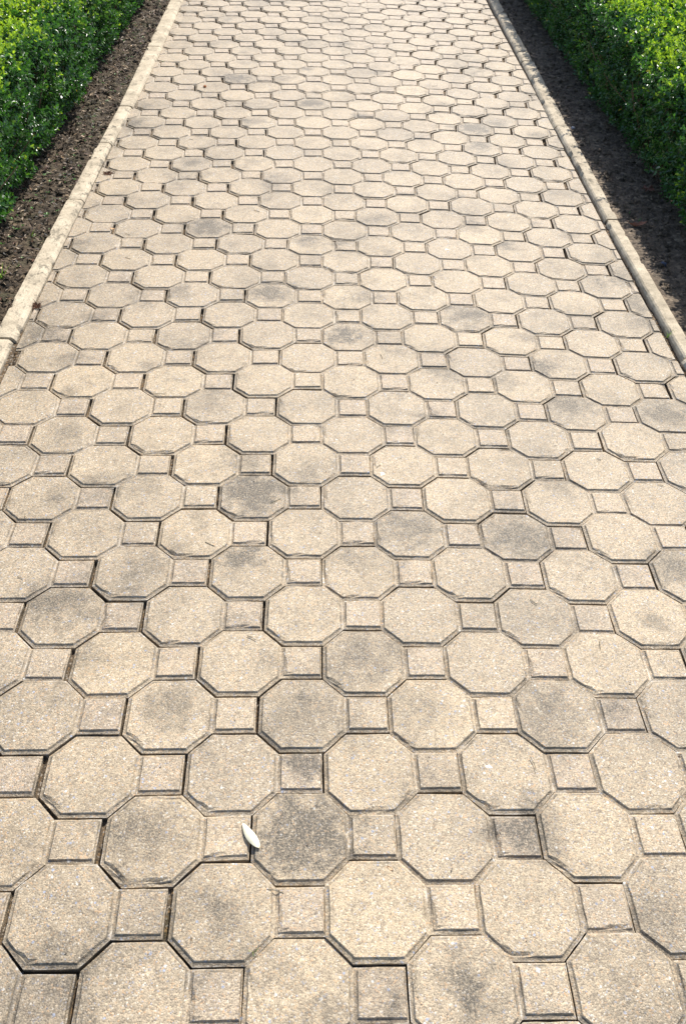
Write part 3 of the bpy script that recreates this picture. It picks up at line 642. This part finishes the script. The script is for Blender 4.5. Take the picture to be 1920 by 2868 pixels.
def gap_grit(label, xc, seed, n):
    r = random.Random(seed)
    return crumbs('joint_grit', label, n, xc, (1.3, 6.4), lambda x, y: fill_h(x, y)+.002, M_SAND, seed, .0015, .005)
gap_grit('brown grit filling the gap between the left kerb and the pavers', (-.905, -.868), 12, 1500)
gap_grit('brown grit filling the gap between the right kerb and the pavers', (1.055, 1.085), 13, 1500)

# ------------------------------------------------------------------ small things lying about
def thing(name, me, mat, label, cat, loc, rz=0, group=None):
    o = link_obj(name, me, None, mat); o.location = loc; o.rotation_euler = (0, 0, rz); return tag(o, label, cat, group)
# white petal: a boat-shaped keeled shell
def petal_mesh(L=.062, W=.0088):
    V = []; F = []; n = 14; k = 7
    for side in (0, 1):
        for i in range(n+1):
            t = i/n; wv = W*(math.sin(math.pi*t**.85)**.75)*(1-.15*t)
            for j in range(k):
                s = j/(k-1)*2-1
                z = .0030+.0045*math.sin(math.pi*t)*(1-s*s)+.0015*math.sin(t*5)+.001*abs(s)-(.0009 if side else 0)
                V.append((wv*s-.002*math.sin(math.pi*t), L*1.12*(t-.5), z))
        o = side*(n+1)*k
        for i in range(n):
            for j in range(k-1):
                a = o+i*k+j; f = (a, a+1, a+k+1, a+k); F.append(f if not side else f[::-1])
    return pydata('petal', V, F, True)
g1 = ground(682, 2311); g2 = ground(725, 2376)
dv = g2-g1
thing('petal', petal_mesh(dv.length), mat_plain('ivory_petal', (.80, .735, .52), .10, 90, .45, .4, .0006), 'single ivory white petal lying across a joint in the foreground', 'petal', ((g1+g2)/2)+Vector((0, 0, .0005+max(top_z(g1.x, g1.y), top_z(g2.x, g2.y)))), math.atan2(dv.y, dv.x)-math.pi/2+math.pi)
# curled brown leaf on the right bed
def curled_leaf():
    V = []; F = []; n = 12; k = 7
    for i in range(n+1):
        t = i/n; w = .013*math.sin(math.pi*t)**.8*(1+.2*math.sin(t*20))+.0006
        cxn = .07*(t-.5); zc = .004+.018*(t-.45)**2*3
        for j in range(k):
            s = j/(k-1)*2-1; th = s*1.15
            V.append((cxn, w*math.sin(th), zc+w*.9*(1-math.cos(th))))
    for i in range(n):
        for j in range(k-1): a = i*k+j; F.append((a, a+1, a+k+1, a+k))
    st = len(V); 
    for x_, z_ in ((-.035, .018), (-.048, .027)):
        for a in range(3): V.append((x_, .0008*math.cos(a*2.09), z_+.0008*math.sin(a*2.09)))
    for a in range(3): F.append((st+a, st+(a+1) % 3, st+3+(a+1) % 3, st+3+a))
    return pydata('curled_leaf', V, F, True)
p = ground(1783, 632, .01); thing('curled_leaf', curled_leaf(), mat_plain('brown_leaf', (.30, .13, .075), .4, 70, .6), 'curled reddish-brown dry leaf on the dark soil beside the right kerb', 'leaf', (p.x, p.y, soilR(p.x, p.y)+.002), .1)
def lobed_leaf(R):
    V = [(0, 0, .008)]; F = []; n = 30
    for i in range(n):
        a = i/n*6.2832; r = R*(.50+.42*abs(math.cos(a*2.5))**1.6+.08*math.sin(a*13)); V.append((r*math.cos(a), r*math.sin(a), .004+.008*math.sin(a*2.5+1)**2+.004*math.sin(a*7)))
    for i in range(n): F.append((0, 1+i, 1+(i+1) % n))
    return pydata('lobed_leaf', V, F, False)
p = ground(1812, 533, .01); thing('lobed_leaf', lobed_leaf(.032), mat_plain('dull_red_leaf', (.17, .075, .05), .4, 70, .7), 'crumpled lobed dull red leaf in the shade under the right hedge', 'leaf', (p.x, p.y, soilR(p.x, p.y)+.004), .6)
def small_leaf(L, W, curl=.15):
    V = []; F = []; n = 6
    for i in range(n+1):
        t = i/n; w = W*math.sin(math.pi*t)**.7
        V += [(-w, L*(t-.5), .0025+L*curl*(2*t-1)**2), (0, L*(t-.5), .0012+L*curl*(2*t-1)**2), (w, L*(t-.5), .0025+L*curl*(2*t-1)**2)]
    for i in range(n):
        a = i*3; F += [(a, a+1, a+4, a+3), (a+1, a+2, a+5, a+4)]
    return pydata('small_leaf', V, F, False)
M_ORANGE = mat_plain('faded_orange_leaf', (.62, .38, .20), .2, 90, .6)
p = ground(316, 643); thing('small_leaf', small_leaf(.022, .005), M_ORANGE, 'small faded orange leaf on the joint beside a square block near the left kerb', 'leaf', (p.x, p.y, .001), 1.2)
p = ground(1092, 2434); thing('small_leaf', small_leaf(.012, .0025), M_ORANGE, 'tiny orange leaf scrap resting on an octagonal paver in the foreground', 'leaf', (p.x, p.y, .0), .9)
p = ground(560, 1180*.0+289); 
def blob(name, rx, ry, rz, seed, sub=2, amp=.25):
    bm = bmesh.new(); bmesh.ops.create_icosphere(bm, subdivisions=sub, radius=1)
    for v in bm.verts:
        q = noise.noise(v.co*1.6+Vector((seed*3.1, 0, 0))); k = 1+q*amp
        v.co = Vector((v.co.x*rx*k, v.co.y*ry*k, max(v.co.z, -.5)*rz*k))
    me = bpy.data.meshes.new(name); bm.to_mesh(me); bm.free(); return me
p = ground(574, 244); thing('seed_pod', blob('seed_pod', .008, .011, .006, 2), mat_plain('rust_seed', (.34, .13, .05), .3, 200), 'round rust-brown seed lying on an octagonal paver near the left kerb', 'seed', (p.x, p.y, .004))
p = ground(1856, 738, .01); thing('stone', blob('stone', .013, .011, .010, 5, 2, .5), mat_plain('slate_blue_stone', (.10, .11, .15), .3, 90), 'angular blue-grey stone on the dark soil beside the right kerb', 'stone', (p.x, p.y, soilR(p.x, p.y)+.005))
for (x, y, s, sd_) in ((1604, 356, .011, 3), ):
    p = ground(x, y, .01); thing('stone', blob('stone', s, s*.8, s*.7, sd_, 2, .5), mat_plain('pale_grey_stone', (.25, .26, .30), .3, 90), 'pale grey pebble on the soil by the joint between two right kerbstones', 'stone', (p.x, p.y, soilR(p.x, p.y)+.004))
# dry twiggy clump by the left kerb
def clump_mesh(seed, n, R, h):
    r = random.Random(seed); V = []; F = []
    for _ in range(n):
        a = r.random()*6.28; d = r.random()**.6*R; x, y = d*math.cos(a), d*math.sin(a)
        q = Vector((r.uniform(-1, 1), r.uniform(-1, 1), r.uniform(.0, .8))).normalized()*r.uniform(.006, .018); s = q.orthogonal().normalized()*.0011
        b = Vector((x, y, r.random()*h)); i = len(V); V += [b-s, b+s, b+q*.5+Vector((0, 0, .002))+s, b+q, ]; F += [(i, i+1, i+2, i+3)]
    return pydata('clump', V, F)
M_DRYMOSS = mat_plain('dry_moss', (.24, .12, .07), .5, 150)
p = ground(100, 858); thing('dry_moss', clump_mesh(3, 160, .016, .008), M_DRYMOSS, 'rust-coloured clump of dry moss in the gap beside the left kerb', 'moss', (p.x, p.y, -.004))
p = ground(300, 488); thing('dry_moss', clump_mesh(4, 130, .016, .006), M_DRYMOSS, 'smaller dry moss patch against the left kerb, farther up the path', 'moss', (p.x, p.y, -.003))
# splatters
def splat(seed, R):
    r = random.Random(seed); V = [(0, 0, .0007)]; F = []; n = 14
    for ring_, z in ((.55, .0006), (1., -.0002)):
        for i in range(n):
            a = i/n*6.2832; k = R*ring_*(.75+.35*noise.noise(Vector((math.cos(a)*1.6, math.sin(a)*1.6, seed*2.3)))*2); V.append((k*math.cos(a), k*.8*math.sin(a), z))
    for i in range(n):
        j = (i+1) % n; F.append((0, 1+i, 1+j)); F.append((1+i, 1+n+i, 1+n+j, 1+j))
    return pydata('splatter', V, F, True)
M_WHITE = mat_plain('chalky_white', (.80, .79, .75), .1, 150)
for x, y, R, lb in ((1070, 1328, .009, 'small white splatter on an octagonal paver in the middle of the path'), (1368, 2146, .007, 'thin white splatter on a clean octagonal paver in the right foreground'), (1249, 698, .008, 'round white splatter on a paver in the far half of the path'), (1506, 2718, .006, 'faint white splatter on a square block at the bottom right')):
    p = ground(x, y); thing('splatter', splat(int(x), R), M_WHITE, lb, 'splatter', (p.x, p.y, top_z(p.x, p.y)+.0001))
# grass blades
M_GRASS = mat_plain('fresh_grass', (.30, .48, .04), .25, 60, .45, .4)
M_GRASS2 = mat_plain('green_grass', (.08, .20, .03), .3, 60, .5, .4)
def tuft(seed, n, h, spread=.006, lean=(0, 0)):
    r = random.Random(seed); V = []; F = []
    for _ in range(n):
        b = Vector((r.uniform(-1, 1)*spread, r.uniform(-1, 1)*spread, -.004)); a = r.random()*6.28; hh = h*r.uniform(.5, 1.1)
        d = Vector((math.cos(a)*.5+lean[0], math.sin(a)*.5+lean[1], 1)).normalized(); s = Vector((-math.sin(a), math.cos(a), 0))*h*.06
        i = len(V)
        for t in (0, .4, .75, 1):
            q = b+d*hh*t+Vector((math.cos(a)+lean[0], math.sin(a)+lean[1], -.5))*hh*.28*t*t; wv = s*(1-t*.95); V += [q-wv, q+wv]
        for k in range(3): F.append((i+2*k, i+2*k+1, i+2*k+3, i+2*k+2))
    return pydata('tuft', V, F)
for x, y, n, h, mt, lb, z in (
 (1763, 742, 3, .022, M_GRASS, 'bright green grass blade in the gap of the right kerb beside the broken half paver', 0),
 (1868, 944, 5, .028, M_GRASS, 'bright yellow-green sprout where the right kerb stands off the pavers', 0),
 (1413, 70, 5, .022, M_GRASS2, 'small green tuft by the far right kerb', 0),
 (458, 173, 6, .018, M_GRASS2, 'tiny green weed between pavers near the far left kerb', 0),
 (1762, 594, 6, .025, M_GRASS2, 'thin green sprout standing in dark soil above the curled brown leaf', 1),
 (1788, 614, 8, .022, M_GRASS2, 'low green weed in the dark soil right of the thin sprout', 1),
 (88, 655, 6, .045, M_GRASS, 'long bright grass blade leaning over the left soil bed', 2),
 (8, 770, 8, .05, M_GRASS, 'grass tuft at the left edge of the soil bed', 2),
 (705, 2665, 3, .012, M_GRASS, 'tiny green sprout in a joint of the foreground pavers', 0),
 (260, 340, 6, .03, M_GRASS2, 'small weed on the soil bed beside the left kerb', 2)):
    p = ground(x, y, 0 if z == 0 else .01); hz = 0 if z == 0 else (soilR if z == 1 else soilL)(p.x, p.y)
    thing('grass_sprout', tuft(int(x), n, h), mt, lb, 'sprout', (p.x, p.y, hz))
litter('fallen_leaves', 'larger curled dead leaves among the litter on the left soil bed', 260, lambda r, y, n: -1.26+r.random(n)*.27, (1.4, 6.2), lambda x, y: soilL(x, y)+.003, [(.34, .25, .16), (.20, .12, .07), (.12, .08, .05), (.42, .30, .18)], 33, .018, .034)
# crumbs, twigs and scraps strewn over the paving
litter('path_debris', 'crumbs of dry leaf and grit strewn over the pavers and joints', 420, lambda r, y, n: -.88+r.random(n)*1.94, (.0, 6.2), lambda x, y: .0002, [(.13, .08, .05), (.06, .045, .03), (.28, .2, .12), (.45, .30, .16), (.20, .17, .13)], 21, .0025, .008)
r_ = random.Random(91); V = []; F = []
for _ in range(46):
    x = r_.uniform(-.85, 1.04); y = r_.uniform(.1, 5.6); a = r_.random()*3.14; L = r_.uniform(.008, .030); d = Vector((math.cos(a), math.sin(a), 0)); s = Vector((-d.y, d.x, 0))*.0006; k = Vector((0, 0, .0014)); i = len(V)
    bnd = s*r_.uniform(-4, 4); p0 = Vector((x, y, .0012)); pts = [p0-d*L/2, p0+bnd, p0+d*L/2]
    for q in pts: V += [q-s, q+s, q+k]
    for m_ in (0, 3): F += [(i+m_, i+m_+1, i+m_+4, i+m_+3), (i+m_+1, i+m_+2, i+m_+5, i+m_+4), (i+m_+2, i+m_, i+m_+3, i+m_+5)]
tag(link_obj('dry_stalks', pydata('dry_stalks', V, F), None, mat_plain('straw', (.50, .40, .24), .3, 90)), 'thin pale dry stalks scattered over the paving', 'stalks', kind='stuff')
# scattered green seedlings on the left bed
r = np.random.default_rng(77)
V = []; F = []
for _ in range(240):
    x = -1.27+r.random()**.7*.30; y = r.uniform(1.3, 6.4); z0 = soilL(x, y)
    for k in range(3):
        a = r.random()*6.28; L = r.uniform(.006, .014); i = len(V); c_, s_ = math.cos(a), math.sin(a)
        V += [(x, y, z0+.003), (x+c_*L*.6-s_*L*.3, y+s_*L*.6+c_*L*.3, z0+.008), (x+c_*L, y+s_*L, z0+.007), (x+c_*L*.6+s_*L*.3, y+s_*L*.6-c_*L*.3, z0+.008)]; F.append((i, i+1, i+2, i+3))
tag(link_obj('seedlings', pydata('seedlings', V, F), None, M_GRASS2), 'scattered tiny green seedlings on the left soil bed', 'seedlings', kind='stuff')
S.render.engine = 'CYCLES'
